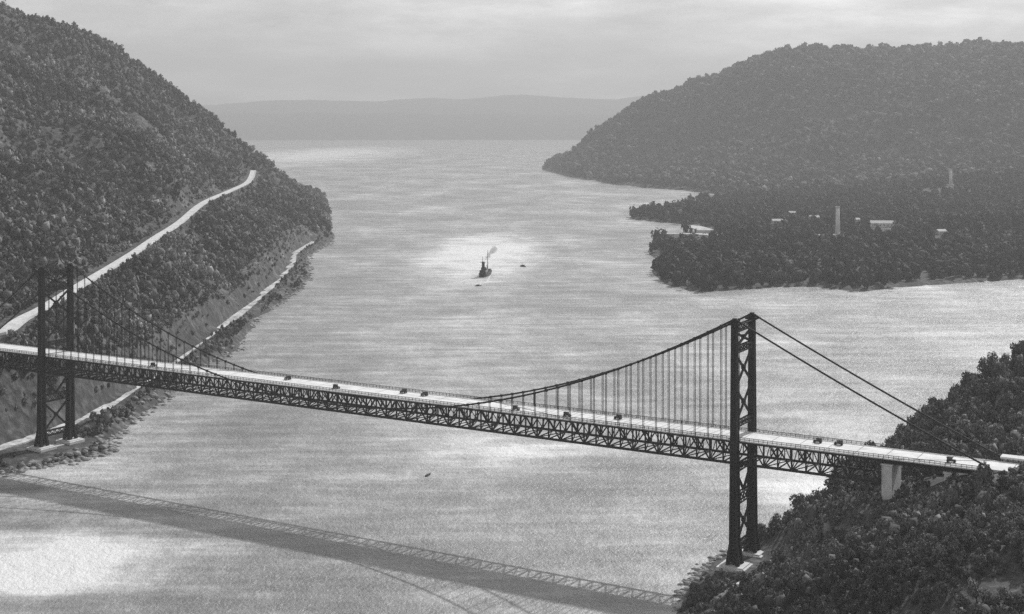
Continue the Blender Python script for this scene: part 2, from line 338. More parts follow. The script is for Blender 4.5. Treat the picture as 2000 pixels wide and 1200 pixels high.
# ------------------------------------------------------------------ ribbons on the land
def sides(path):
    res = []
    for i, p in enumerate(path):
        t = path[min(i+1,len(path)-1)]-path[max(i-1,0)]; t = t/np.hypot(t[0], t[1]); res.append(np.array((t[1], -t[0], 0)))
    return res
def ribbon(name, path, w, th, mat):
    m = MB(); sd = sides(path); vs = []
    for p, s in zip(path, sd):
        for a, z in ((-w/2,0),(w/2,0),(w/2,-th),(-w/2,-th)): vs.append(p+s*a+np.array((0,0,z)))
    fs = []
    for i in range(len(path)-1):
        for k in range(4):
            a = i*4+k; b = i*4+(k+1) % 4; fs.append((a, a+4, b+4, b))
    fs += [(0,1,2,3), (len(vs)-1, len(vs)-2, len(vs)-3, len(vs)-4)]
    m.add(vs, fs); return m.build(name, mat)
ribbon('road', rd, 9, 1.2, 'road')['kind'] = 'structure'
m = MB(); sd = sides(rd)                            # retaining wall on the river side of the cliff road
vs = []; fs = []
for p, s in zip(rd, sd):
    j = 1.0*fbm(np.array([p[0]]), np.array([p[1]]), 60, 3, 5)[0]
    for a, z in ((4.9,.9),(5.6,.9),(6.2,-3.0-j),(4.6,-3.0-j)): vs.append(p+s*a+np.array((0,0,z)))
for i in range(2, len(rd)-1):
    for k in range(4):
        a = i*4+k; b = i*4+(k+1) % 4; fs.append((a, a+4, b+4, b))
m.add(vs, fs)
tag(m.build('retaining_wall', 'wallstone'), 'pale masonry retaining wall of the road cut along the left mountainside', 'wall')
# railway along the east shore
ribbon('railway_bed', rail, 9, 2.5, 'gravel')['kind'] = 'structure'
wp = resample([W(1395,1185,5), W(1425,1160,6), W(1455,1132,7), W(1490,1108,8), W(1512,1085,9)], 4)
for p in wp: p[2] = float(west([p[0]],[p[1]])[0])+.5
ribbon('footpath', wp, 3.2, 1.2, 'road')['kind'] = 'structure'
SPITS = []
for nm, a in (('causeway', [W(1382,380,2), W(1430,383,2), W(1476,388,2)]), ('sand_spit', [W(1345,440,1.5), W(1362,444,1.5), W(1380,450,1.5)]), ('sand_spit', [W(1298,457,1.5), W(1340,460,1.5), W(1402,466,1.5)]),
              ('sand_spit', [W(1286,406,1.5), W(1320,400,1.5), W(1352,398,1.5)])):
    pth = resample(a, 12); SPITS.append(pth)
    for p in pth: p[2] = max(1.6, float(isle([p[0]], [p[1]])[0])+1.0)
    for _ in range(4):
        for i in range(1, len(pth)-1): pth[i][2] = (pth[i-1][2]+pth[i][2]*2+pth[i+1][2])/4
    w = 16 if nm == 'causeway' else 30
    ribbon(nm, pth, w, 3, 'sand')['kind'] = 'structure'
CLEARW = np.array([p[:2] for p in wp])
CLEAR = [(np.array([p[:2] for p in rd]), 11), (np.array([p[:2] for p in rail]), 8)]

# ------------------------------------------------------------------ trees
def blob(n_leaf, leaf, core, seed, squash=1.15):
    r = np.random.default_rng(seed); V = []; Fc = []
    if core:                                       # ragged inner mass
        phi = (1+5**.5)/2
        iv = np.array([(-1,phi,0),(1,phi,0),(-1,-phi,0),(1,-phi,0),(0,-1,phi),(0,1,phi),(0,-1,-phi),(0,1,-phi),(phi,0,-1),(phi,0,1),(-phi,0,-1),(-phi,0,1)])
        iv = iv/np.linalg.norm(iv[0])
        fi = [(0,11,5),(0,5,1),(0,1,7),(0,7,10),(0,10,11),(1,5,9),(5,11,4),(11,10,2),(10,7,6),(7,1,8),(3,9,4),(3,4,2),(3,2,6),(3,6,8),(3,8,9),(4,9,5),(2,4,11),(6,2,10),(8,6,7),(9,8,1)]
        V += list(iv*(r.uniform(.55, .95, (12,1)))); Fc += fi
    lobes = r.normal(size=(6,3)); lobes /= np.linalg.norm(lobes, axis=1)[:,None]; lobes *= .5
    for k in range(n_leaf):
        c = lobes[r.integers(6)]; d = r.normal(size=3); d /= np.linalg.norm(d); p = c + d*r.uniform(.35, .68)
        nrm = d+r.normal(size=3)*.45; nrm /= np.linalg.norm(nrm)
        a = np.cross(nrm, r.normal(size=3)); a /= np.linalg.norm(a); b = np.cross(nrm, a); q = leaf*r.uniform(.6, 1.4)
        i = len(V); V += [p+a*q, p-a*q*.6+b*q*.8, p-a*q*.5-b*q*.8]; Fc.append((i, i+1, i+2))
    V = np.array(V); V[:,2] *= squash; return V, np.array(Fc)
PROTO = {'near': [blob(330, .17, True, s) for s in range(5)], 'mid': [blob(46, .36, True, s+20, 1.05) for s in range(6)], 'far': [blob(18, .5, True, s+40, .9) for s in range(5)]}
def forest(name, pts, rad, kind, mat, label, cat='forest', lift=.95):
    vs = []; fs = []; base = 0; pr = PROTO[kind]; which = RNG.integers(len(pr), size=len(pts))
    for k, (pv, pf) in enumerate(pr):
        idx = np.where(which == k)[0]
        if not len(idx): continue
        a = RNG.uniform(0, 6.28, len(idx)); co, si = np.cos(a), np.sin(a); r = rad[idx]
        x = (pv[None,:,0]*co[:,None]-pv[None,:,1]*si[:,None])*r[:,None]+pts[idx,0,None]
        y = (pv[None,:,0]*si[:,None]+pv[None,:,1]*co[:,None])*r[:,None]+pts[idx,1,None]
        hh = r*RNG.uniform(.9, 1.45, len(idx)); z = (pv[None,:,2]+lift)*hh[:,None]+pts[idx,2,None]
        vs.append(np.stack([x, y, z], -1).reshape(-1, 3))
        fs.append((pf[None]+(np.arange(len(idx))*len(pv))[:,None,None]).reshape(-1, 3)+base); base += len(idx)*len(pv)
    o = np_mesh(name, np.concatenate(vs), np.concatenate(fs), mat)
    return tag(o, label, cat, kind='stuff')
def scatter(land, x0, x1, y0, y1, step, px0=-260, px1=2260, zmin=1.6, dens=None, clear=True, open_ok=False):
    X, Y = np.meshgrid(np.arange(x0, x1, step), np.arange(y0, y1, step)); X = X.ravel()+RNG.uniform(-.5,.5,X.size)*step; Y = Y.ravel()+RNG.uniform(-.5,.5,Y.size)*step
    px = 1000+F*X/Y; k = (px > px0) & (px < px1) & (Y > 50)
    if dens is not None: k &= RNG.random(X.size) < dens(X, Y)
    X, Y = X[k], Y[k]; Z = land(X, Y); k = Z > zmin
    X, Y, Z = X[k], Y[k], Z[k]
    if clear:
        for c, r in CLEAR:
            d = np.min((X[:,None]-c[None,:,0])**2+(Y[:,None]-c[None,:,1])**2, axis=1); k = d > r*r
            X, Y, Z = X[k], Y[k], Z[k]
    # keep clear of the bridge and its footings
    rx, ry = X-L0[0], Y-L0[1]; t = rx*UV[0]+ry*UV[1]; s = rx*NV[0]+ry*NV[1]
    if open_ok: k = ~((abs(s) < 20) & ((abs(t) < 12) | (abs(t-SPAN) < 12))) & ~((abs(s) < 14) & (Z > 47) & (t > -90)); return np.c_[X[k], Y[k], Z[k]]
    k = ~((abs(s) < 17) & (t > -90) & (t < SPAN+260) & (Z > 28)); k &= ~((abs(s) < 26) & ((abs(t) < 20) | (abs(t-SPAN) < 17)))
    k &= ~((s > -34) & (s < -10) & (t > SPAN+48) & (t < SPAN+180))
    return np.c_[X[k], Y[k], Z[k]]
lo = lambda sc, a, b, seed: (lambda x, y: np.clip(a+b*fbm(x, y, sc, 4, seed), 0, 1))
p = scatter(east, -1450, -200, 560, 3700, 7.6, dens=lo(95, .93, 1.5, 2))
p = p[~((p[:,2] < 14) & (p[:,1] < 900) & (RNG.random(len(p)) < .3))]
# low growth only just below and above the cliff road so that it stays open
c = np.array([q[:2] for q in rd]); dr = np.sqrt(np.min((p[:,None,0]-c[None,:,0])**2+(p[:,None,1]-c[None,:,1])**2, axis=1))
rad = 1.9+4.6*RNG.random(len(p))**1.7+1.3*fbm(p[:,0], p[:,1], 70, 3, 12); rad = np.clip(rad, 1.6, 7); rad = np.where(dr < 22, rad*.45, rad); c2 = np.array([q[:2] for q in rail]); d2 = np.sqrt(np.min((p[:,None,0]-c2[None,:,0])**2+(p[:,None,1]-c2[None,:,1])**2, axis=1)); rad = np.where(d2 < 26, rad*.36, rad)
low = p[:,2] < 5; rad = np.where(low, rad*.6, rad)
forest('forest', p, rad, 'mid', 'leaf_pale', 'mottled brushwood and trees covering the steep mountain on the left', 'forest')
p = scatter(isle, 150, 1900, 1500, 3500, 13, dens=lo(160, .82, .9, 4), clear=False)
p = p[(p[:,2] < 90)]
forest('forest', p, 3.6+5.4*RNG.random(len(p))**1.6, 'mid', 'leaf_dark', 'dark woods covering the flat wooded island at the right', 'forest')
p = scatter(isle, 120, 3300, 3500, 6400, 19, px0=950, clear=False, dens=lo(400, .9, .6, 5))
forest('forest', p, 6+10*RNG.random(len(p))**1.6, 'far', 'leaf', 'woods covering the broad hazy mountain at the upper right', 'forest')
q_ = scatter(west, 60, 420, 430, 700, 2.6, dens=lo(22, .7, 1.2, 15), clear=False, open_ok=True, px0=1300)
q_ = q_[np.min((q_[:,None,0]-CLEARW[None,:,0])**2+(q_[:,None,1]-CLEARW[None,:,1])**2, axis=1) > 7]
forest('undergrowth', q_, RNG.uniform(.5, 1.5, len(q_)), 'mid', 'leaf_pale', 'low scrub between the trees and beneath the right end of the bridge', 'undergrowth')
q_ = scatter(east, -420, -200, 640, 1500, 4.2, dens=lo(30, .7, 1.4, 16), open_ok=True)
d2 = np.sqrt(np.min((q_[:,None,0]-c2[None,:,0])**2+(q_[:,None,1]-c2[None,:,1])**2, axis=1)); q_ = q_[d2 > 15]
q_ = q_[(np.hypot(q_[:,0]-L0[0]-4, q_[:,1]-L0[1]+12) > 36) | (q_[:,2] > 8)]
forest('undergrowth', q_, RNG.uniform(.8, 2.7, len(q_)), 'mid', 'leaf_pale', 'scrub on the lower slope and shore beneath the left end of the bridge', 'undergrowth')
pw = scatter(west, 40, 740, 330, 1180, 4.7, dens=lo(50, .97, .8, 8), clear=False, px0=1000, px1=2350)
pw = pw[np.min((pw[:,None,0]-CLEARW[None,:,0])**2+(pw[:,None,1]-CLEARW[None,:,1])**2, axis=1) > 25]
rad = 1.5+2.3*RNG.random(len(pw))**1.6; rad = np.where(pw[:,2] < 9, rad*.6, rad)

def proto_tree(seed):
    r = random.Random(seed); h = r.uniform(10, 13); cr = r.uniform(3.4, 4.4)
    tb = MB(); tb.tube([(0,0,-1.0),(r.uniform(-.2,.2),r.uniform(-.2,.2),h*.35),(r.uniform(-.5,.5),r.uniform(-.5,.5),h*.85)], .42, 7, .1)
    for k in range(7):
        a = r.uniform(0, 6.28); z = h*r.uniform(.3, .65); q = cr*r.uniform(.55, .9)
        tb.tube([(0,0,z),(math.cos(a)*q*.5, math.sin(a)*q*.5, z+h*.1),(math.cos(a)*q, math.sin(a)*q, z+h*.2)], .15, 5, .04)
    trunk = tb.build('trunk', 'bark')
    v, f = blob(640, .15, False, seed+70, 1.25); v = v*cr; v[:,2] += h*.64
    crown = np_mesh('crown', v, f, 'leaf_pale'); return trunk, crown
protos = [proto_tree(s) for s in range(6)]
GR = {'ridge': ('bushy tree on the wooded point behind the right end of the bridge', 'trees on the wooded point beyond the bridge'),
      'bank': ('leafy tree on the steep wooded bank in the lower right corner, below the bridge roadway', 'trees on the bank below the bridge'),
      'abut': ('tree standing beside the white abutment of the right hand side span', 'trees beside the abutment')}
t_ = (pw[:,0]-L0[0])*UV[0]+(pw[:,1]-L0[1])*UV[1]; s_ = (pw[:,0]-L0[0])*NV[0]+(pw[:,1]-L0[1])*NV[1]
pxw = 1000+F*pw[:,0]/pw[:,1]; pyw = HY+F*(H-pw[:,2])/pw[:,1]
inv = (pxw < 2010) & (pyw > 560) & (pyw < 1215)
beyond = inv & (s_ > 17); below = inv & (s_ < -17); near_ab = inv & (abs(t_-SPAN-63) < 14) & (abs(s_) < 40)
sel = {}
order = np.argsort(pw[:,1])
for i in order:
    if near_ab[i] and sum(1 for v in sel.values() if v == 'abut') < 14 and pw[i,2] > 20: sel[i] = 'abut'
for i in order:
    if below[i] and i not in sel and sum(1 for v in sel.values() if v == 'bank') < 130 and pw[i,2] > 12: sel[i] = 'bank'
cand = [i for i in range(len(pw)) if beyond[i] and i not in sel and pw[i,2] > 10]; random.shuffle(cand)
for i in cand[:110]: sel[i] = 'ridge'
used = set()
for n, (i, g) in enumerate(sel.items()):
    k = n % 6; tr, cr_ = protos[k]; sc = random.uniform(.55, 1.0)*(1.15 if g == 'ridge' else .62)
    root = empty('tree', tuple(pw[i]-np.array((0,0,.2))), random.uniform(0, 6.28), label=GR[g][0], cat='tree', group=GR[g][1]); root.scale = (sc, sc, sc*random.uniform(.85,1.2))
    for src in (tr, cr_):
        if src.name in used: q = src.copy(); COL.objects.link(q)
        else: q = src; used.add(src.name)
        q.parent = root
mask = np.ones(len(pw), bool); mask[list(sel)] = False
forest('forest', pw[mask], rad[mask]*1.0, 'near', 'leaf_pale', 'dense undergrowth and small trees covering the bank at the lower right', 'forest', lift=.8)

# boulders round the near tower and along the shores
bi = 0
def boulder_mesh(seed):
    r = np.random.default_rng(seed); v, f = blob(0, 0, True, seed, .7); return v, f
def rocks(name, pts, rmin, rmax, label):
    vs = []; fs = []; b = 0
    for q in pts:
        v, f = boulder_mesh(int(RNG.integers(1000))); v = v*RNG.uniform(rmin, rmax)*np.array((1.2, 1, 1)); vs.append(v+np.array(q)); fs.append(f+b); b += len(v)
    o = np_mesh(name, np.concatenate(vs), np.concatenate(fs), 'boulder'); tag(o, label, 'rocks', kind='stuff')
pts = []
for i in range(420):
    k = random.randrange(0, 5); a = shoreB[k+0]; b = shoreB[k+1]; t = random.random(); x = a[0]+(b[0]-a[0])*t+random.gauss(1.5, 2.5); y = a[1]+(b[1]-a[1])*t+random.gauss(0, 2.5)
    pts.append((x, y, max(-.2, float(west([x],[y])[0]))))
rocks('shore_rocks', pts, .5, 2.2, 'broken rocks lining the shore at the foot of the near bridge tower')
pts = []
for i in range(900):
    k = random.randrange(0, 13); a = shoreA[k]; b = shoreA[k+1]; t = random.random(); x = a[0]+(b[0]-a[0])*t+random.gauss(-1, 3.5); y = a[1]+(b[1]-a[1])*t+random.gauss(0, 3.5)
    pts.append((x, y, max(-.2, float(east([x],[y])[0]))))
rocks('shore_rocks', pts, .8, 3.2, 'rocks and rubble lining the shore below the mountain on the left')

pts = []
for i in range(160):
    t = SPAN+random.uniform(10, 100); s_1 = random.uniform(-45, 12); x, y, _ = BR(t, s_1, 0); z = float(west([x],[y])[0])
    if z > 1: pts.append((x, y, z-.1))
rocks('boulders', pts, .3, 1.3, 'grey boulders strewn on the slope beneath the right side span')
# ------------------------------------------------------------------ the bridge
bridge = empty('suspension_bridge', (L0[0], L0[1], 0), label='long dark steel suspension bridge with pale roadway crossing the river between two lattice towers', cat='bridge')
def bp(mbx, name, mat, parent=None, smooth=False):     # parts keep world coordinates relative to the bridge's base
    o = mbx.build(name, mat, None, smooth); o.data.transform(__import__('mathutils').Matrix.Translation((-L0[0], -L0[1], 0)))
    o.parent = parent or bridge; return o
LEGS = 10.7
def leg_w(z):                                           # width of a tower leg at height z
    if z < 14: return 6.4-(z-5)/9*2.4
    if z < 60: return 4.0-(z-14)/46*.8
    return 3.2-(z-60)/48*.6
def tower(t0):
    tw = bpy.data.objects.new('tower', None); COL.objects.link(tw); tw.parent = bridge
    zs = [5.2, 8, 11, 14] + list(np.arange(18, 107, 4.5)) + [107.5]
    for s in (-LEGS, LEGS):
        m = MB()
        def corner(z, a, b): w = leg_w(z)/2; return BR(t0+a*w*.92, s+b*w, z)
        for a, b in ((-1,-1),(1,-1),(1,1),(-1,1)):
            for z0, z1 in zip(zs[:-1], zs[1:]):
                m.bar(corner(z0,a*.78,b*.78), corner(z1,a*.78,b*.78), leg_w(z0)*.24, None, leg_w(z1)*.24)
        for (a0,b0),(a1,b1) in (((-1,-1),(1,-1)),((1,-1),(1,1)),((1,1),(-1,1)),((-1,1),(-1,-1))):
            for z0, z1 in zip(zs[:-1], zs[1:]):
                m.bar(corner(z0,a0*.8,b0*.8), corner(z1,a1*.8,b1*.8), .42, .3); m.bar(corner(z0,a1*.8,b1*.8), corner(z1,a0*.8,b0*.8), .42, .3)
                m.bar(corner(z1,a0*.8,b0*.8), corner(z1,a1*.8,b1*.8), .45, .55)
        m.box(BR(t0, s, 56), (.9, 3.0, 101), BRZ)                     # middle diaphragm plate
        m.box(BR(t0, s, 56), (2.6, .7, 101.3), BRZ)
        lg = bp(m, 'leg', 'steel', tw)
        m = MB(); m.box(BR(t0, s, 107.9), (5.2, 3.8, .9), BRZ); m.box(BR(t0, s, 109.0), (3.0, 1.6, 1.5), BRZ); m.box(BR(t0, s, 110.0), (1.6, 1.9, .7), BRZ)
        bp(m, 'saddle', 'steel', tw)
        m = MB(); m.box(BR(t0, s, 3.0), (12.5, 11.5, 3.4), BRZ); m.box(BR(t0, s, 4.95), (10.4, 9.6, .7), BRZ)
        bp(m, 'pedestal', 'concrete', tw)
    sI = lambda z: LEGS-leg_w(z)/2*.8
    def strut(z0, z1, name='strut'):
        m = MB()
        for z in (z0, z1):
            for o in (-.9, .9): m.bar(BR(t0+o, -sI(z), z), BR(t0+o, sI(z), z), .45, .55)
        n = 5
        for i in range(n):
            a = -1+2*i/n; b = -1+2*(i+1)/n
            for o in (-.9, .9):
                m.bar(BR(t0+o, a*sI(z0), z0), BR(t0+o, b*sI(z1), z1), .28, .28); m.bar(BR(t0+o, a*sI(z1), z1), BR(t0+o, b*sI(z0), z0), .28, .28)
        bp(m, name, 'steel', tw)
    def xbr(z0, z1):
        m = MB()
        m.bar(BR(t0+.3, -sI(z0), z0), BR(t0+.3, sI(z1), z1), .75, .95); m.bar(BR(t0-.3, -sI(z1), z1), BR(t0-.3, sI(z0), z0), .75, .95)
        m.box(BR(t0, 0, (z0+z1)/2), (1.5, 2.0, 2.0), BRZ)
        bp(m, 'cross_brace', 'steel', tw)
    strut(104.5, 107.2); xbr(98, 104.2); strut(95.5, 97.8); xbr(81, 95.2); xbr(65.8, 80.6); strut(60.5+3.2, 60.5+5.0, 'portal')
    strut(44.6, 47.0); strut(30.5, 34.5); xbr(13.8, 30.2); strut(10.4, 13.2)
    m = MB()
    for sg in (-1, 1): m.bar(BR(t0, sg*sI(44), 44.3), BR(t0, 0, 34.8), 1.0, .8)
    bp(m, 'knee_brace', 'steel', tw)
    # walkway of light concrete between the footings
    m = MB(); m.box(BR(t0, 0, 2.6), (6, 8.2, 2.2), BRZ); bp(m, 'footing', 'concrete', tw)
tower(0.0); tower(SPAN)
# deck
T0, T1 = -74.0, SPAN+170.0; DW = 9.2
m = MB()
ts = [T0, 0, SPAN/2, SPAN, SPAN+62, T1]
m.add([BR(T0,-DW,DZ-.5),BR(T1,-DW,DZ-.5),BR(T1,DW,DZ-.5),BR(T0,DW,DZ-.5),BR(T0,-DW,DZ),BR(T1,-DW,DZ),BR(T1,DW,DZ),BR(T0,DW,DZ)],
      [(3,2,1,0),(4,5,6,7),(0,1,5,4),(1,2,6,5),(2,3,7,6),(3,0,4,7)])
bp(m, 'roadway', 'deck')
for s in (-7.6, 7.6):
    m = MB(); m.bar(BR(T0, s, DZ+.1), BR(T1, s, DZ+.1), .35, .24); bp(m, 'kerb', 'concrete')
PAN = SPAN/70.0
for s in (-DW+.12, DW-.12):
    m = MB()
    for z, w in ((DZ+1.25,.22),(DZ+.75,.12),(DZ+.3,.14)): m.bar(BR(T0, s, z), BR(T1, s, z), w, w)
    t = T0
    while t < T1: m.box(BR(t, s, DZ+.62), (.16, .14, 1.26), BRZ); t += 2.04
    bp(m, 'railing', 'steel')
# stiffening trusses
TT0, TT1 = -PAN*11, SPAN+PAN*10; ZT, ZB = DZ-.95, DZ-10.2; SW = 8.5
for s in (-SW, SW):
    tr = bpy.data.objects.new('truss', None); COL.objects.link(tr); tr.parent = bridge
    m = MB(); m.bar(BR(TT0, s, ZT), BR(TT1, s, ZT), .75, .9); bp(m, 'top_chord', 'steel', tr)
    m = MB(); m.bar(BR(TT0, s, ZB), BR(TT1, s, ZB), .85, 1.0); bp(m, 'bottom_chord', 'steel', tr)
    m = MB(); n = int(round((TT1-TT0)/PAN))
    for i in range(n+1):
        t = TT0+i*PAN; m.bar(BR(t, s, ZB), BR(t, s, ZT), .6, .55)
        if i < n:
            a, b = (ZB, ZT) if i % 2 else (ZT, ZB); m.bar(BR(t, s, a), BR(t+PAN, s, b), .55, .5)
            m.bar(BR(t+PAN/2, s, (ZB+ZT)/2), BR(t+PAN/2, s, ZT), .35, .35)
    bp(m, 'web_members', 'steel', tr)
m = MB(); n = int(round((TT1-TT0)/PAN))
for i in range(n+1):
    t = TT0+i*PAN
    m.bar(BR(t, -SW, ZT-.3), BR(t, SW, ZT-.3), .35, 1.1); m.bar(BR(t, -SW, ZB), BR(t, SW, ZB), .4, .5)
for s in (-5.5, -1.8, 1.8, 5.5): m.bar(BR(TT0, s, DZ-.85), BR(TT1, s, DZ-.85), .25, .6)
bp(m, 'floor_beams', 'steel')
m = MB()
for i in range(0, n):
    t = TT0+i*PAN; sg = 1 if i % 2 else -1
    m.bar(BR(t, -SW*sg, ZB), BR(t+PAN, SW*sg, ZB), .4, .35); m.bar(BR(t, -SW*sg, ZB), BR(t, 0, ZT-.9), .3, .3); m.bar(BR(t, 0, ZT-.9), BR(t, SW*sg, ZB), .3, .3)
bp(m, 'lateral_bracing', 'steel')
# cables and hangers
ZC, ZM = 110.0, 51.5
cab = lambda t: ZM+(ZC-ZM)*((t-SPAN/2)/(SPAN/2))**2
for s in (-LEGS, LEGS):
    m = MB(); m.tube([BR(t, s, cab(t)) for t in np.linspace(0, SPAN, 90)], .42, 8); bp(m, 'main_cable', 'steel', smooth=True)
    m = MB(); m.tube([BR(SPAN+q*107, s, ZC-(ZC-DZ-.5)*q-3.2*q*(1-q)*1.4) for q in np.linspace(0, 1, 20)], .42, 8); bp(m, 'backstay_cable', 'steel', smooth=True)
    m = MB(); m.tube([BR(-q*74, s, ZC-(ZC-DZ-.5)*q-2.4*q*(1-q)) for q in np.linspace(0, 1, 14)], .42, 8); bp(m, 'backstay_cable', 'steel', smooth=True)
    for i in range(1, 70):
        t = i*PAN; z = cab(t)
        if z > DZ+1.5 and min(t, SPAN-t) > 4:
            m = MB()
            for o in (-.3, .3): m.tube([BR(t+o, s, z), BR(t+o, s, ZT)], .14, 4)
            m.box(BR(t, s, z), (.9, 1.1, 1.1), BRZ); m.bar(BR(t, s, ZT), BR(t, s*.86, ZT), .4, .4)
            bp(m, 'hanger', 'steel')
# approach structures on the near bank and the far bank
def block(name, t, s, z0, z1, dt, ds, mat='concrete', cap=True):
    m = MB(); m.box(BR(t, s, (z0+z1)/2), (dt, ds, z1-z0), BRZ)
    if cap: m.box(BR(t, s, z1+.35), (dt+.8, ds+.8, .7), BRZ)
    bp(m, name, mat)
block('abutment', TT1+2.8, 0, 30, DZ-3.4, 4.2, 15)
block('pier', SPAN+88, 0, 40, DZ-3.6, 2.6, 15)
block('pier', SPAN+98, 0, 44, DZ-3.6, 2.0, 15)
for s in (-6, 0, 6):
    m = MB(); m.bar(BR(TT1+.6, s, DZ-1.8), BR(T1, s, DZ-1.8), .5, 2.3); bp(m, 'girder', 'steel')
for s in (-LEGS-.8, LEGS+.8): block('anchorage', SPAN+110, s, 46, DZ+1.2, 9, 4.4)
block('abutment', TT0-2.8, 0, 18, DZ-2.0, 5, 17)
for s in (-LEGS-.8, LEGS+.8): block('anchorage', -78, s, 40, DZ+1, 8, 4)

# ------------------------------------------------------------------ cars on the roadway
def car_parts():
    parts = []
    m = MB(); m.box((0,0,.62), (3.7,.95,.28)); m.box((1.0,0,.98), (1.25,.82,.5)); m.box((-.55,0,.98), (2.1,1.45,.52)); m.box((-1.5,0,.85), (.5,1.2,.4)); parts.append(('body', m, 'car'))
    m = MB(); m.box((-.6,0,1.93), (2.35,1.62,.12)); m.box((-.6,0,2.02), (2.0,1.4,.08)); parts.append(('roof', m, 'canvas'))
    m = MB()
    for x in (.42, -.55, -1.6):
        for y in (-.68, .68): m.box((x,y,1.55), (.09,.08,.68))
    m.box((-1.63,0,1.5), (.06,1.3,.6)); parts.append(('cabin_frame', m, 'car'))
    m = MB(); m.box((.45,0,1.52), (.04,1.28,.56)); 
    for y in (-.7,.7): m.box((-.06,y,1.54), (.8,.03,.5)); m.box((-1.07,y,1.54), (.9,.03,.5))
    parts.append(('windows', m, 'window'))
    for y in (-.76, .76):
        m = MB()
        for cx in (1.35, -1.35):
            for k in range(5):
                a0 = math.pi*(.08+.84*k/5); a1 = math.pi*(.08+.84*(k+1)/5)
                m.bar((cx+math.cos(a0)*.5, y, .45+math.sin(a0)*.5), (cx+math.cos(a1)*.5, y, .45+math.sin(a1)*.5), .3, .05)
        m.box((0,y,.42), (1.9,.3,.05)); parts.append(('fender', m, 'car'))
    for x in (1.35, -1.35):
        for y in (-.72, .72):
            m = MB(); m.tube([(x,y-.07,.4),(x,y+.07,.4)], .4, 14); parts.append(('wheel', m, 'tyre'))
    for y in (-.35, .35):
        m = MB(); m.tube([(1.68,y,.95),(1.82,y,.95)], .12, 8); parts.append(('headlight', m, 'white'))
    return parts
CP = None
def car(px, s, face, label):
    global CP
    k = (px-1000)/F; ox, oy = L0[0]+NV[0]*s, L0[1]+NV[1]*s; t = (k*oy-ox)/(UV[0]-k*UV[1])
    o = empty('motor_car', BR(t, s, DZ+.01), BRZ+(0 if face > 0 else math.pi), label=label, cat='car', group='dark motor cars crossing the bridge')
    if CP is None:
        CP = [mb_.build(n_, mt, o) for n_, mb_, mt in car_parts()]
    else:
        for q in CP: c_ = q.copy(); COL.objects.link(c_); c_.parent = o
for px, s, fc, lb in [(300, -3.4, 1, 'dark motor car on the roadway, leftmost on the bridge, soon after the far tower'),
        (562, 3.4, -1, 'dark motor car, second from the far tower, on the far lane of the bridge'), (657, -3.4, 1, 'dark motor car, third from the far tower, in the near lane left of mid span'),
        (788, 4.0, -1, 'dark motor car at mid span close to the far railing, followed by another'), (829, 3.6, -1, 'dark motor car on the far lane, the rear one of the pair at mid span'),
        (1008, -2.8, 1, 'dark motor car on the near lane where the cable rises from the roadway'), (1108, -3.6, 1, 'dark motor car right of mid span, second of those heading for the near tower'),
        (1207, 3.2, -1, 'dark motor car on the far lane, the last one left of the near tower'), (1597, 3.4, -1, 'dark motor car on the side span just right of the near tower, far lane'),
        (1638, 3.8, -1, 'dark motor car in the far lane, second to the right of the near tower'), (1858, -2.6, 1, 'dark motor car rightmost on the bridge, beyond the white abutment')]:
    car(px, s, fc, lb)

# ------------------------------------------------------------------ buildings and stacks on the island
def house(px, py, L, Wd, hh, rz, label, z=None, cat='building'):
    x, y, _ = W(px, py, 8); gz = float(isle([x],[y])[0]) if z is None else z
    o = empty('warehouse', (x, y, gz-.5), rz, label=label, cat=cat, group='pale buildings on the wooded island')
    m = MB(); m.box((0,0,hh/2), (L, Wd, hh)); m.build('wall', 'white', o)
    m = MB(); r = hh+Wd*.32; a, b = L/2+.8, Wd/2+.9
    m.add([(-a,-b,hh-.3),(a,-b,hh-.3),(a,b,hh-.3),(-a,b,hh-.3),(-a,0,r),(a,0,r)], [(0,1,5,4),(2,3,4,5),(0,4,3),(1,2,5),(3,2,1,0)]); m.build('roof', 'roof', o)
    n = max(2, int(L/6))
    for i in range(n):
        m = MB(); m.box((-L/2+(i+.5)*L/n, -Wd/2-.02, hh*.5), (1.6, .12, hh*.34)); m.build('window', 'window', o)
    CLR.append((x, y, max(L, Wd)*.62))
CLR = []
house(1518,441,19,10,7,.12, 'small pale building, leftmost of the buildings on the island')
house(1546,422,15,9,6.5,.0, 'small pale building behind and right of the leftmost one on the island')
house(1590,432,18,10,7,.15, 'pale building just left of the tall white chimney on the island')
house(1672,441,12,8,6,.2, 'little pale building just right of the tall white chimney')
house(1722,453,38,13,8,-.1, 'long pale building, the largest on the island, right of the chimney')
house(1838,466,15,9,6,.3, 'small pale building, rightmost on the island')
house(1600,471,14,9,6,.1, 'small pale building below and left of the tall chimney')
def stack(px, py, h, r, label, sid):
    x, y, _ = W(px, py, 9); gz = float(isle([x],[y])[0])
    o = empty('chimney_stack', (x, y, gz-.5), label=label, cat='chimney')
    m = MB(); m.tube([(0,0,3),(0,0,h*.5),(0,0,h)], r, 16, r*.66); m.build('shaft', 'white', o, True)
    m = MB(); m.box((0,0,2), (r*3.2, r*3.2, 4)); m.build('base', 'white', o)
    m = MB(); m.tube([(0,0,h-1.8),(0,0,h)], r*.86, 16); m.build('cap', 'white', o); CLR.append((x, y, 12))
stack(1636, 464, 50, 4.2, 'tall white chimney rising above the dark island woods', 0)
stack(1857, 392, 42, 4.6, 'shorter pale stack far right on the slope behind the island', 1)
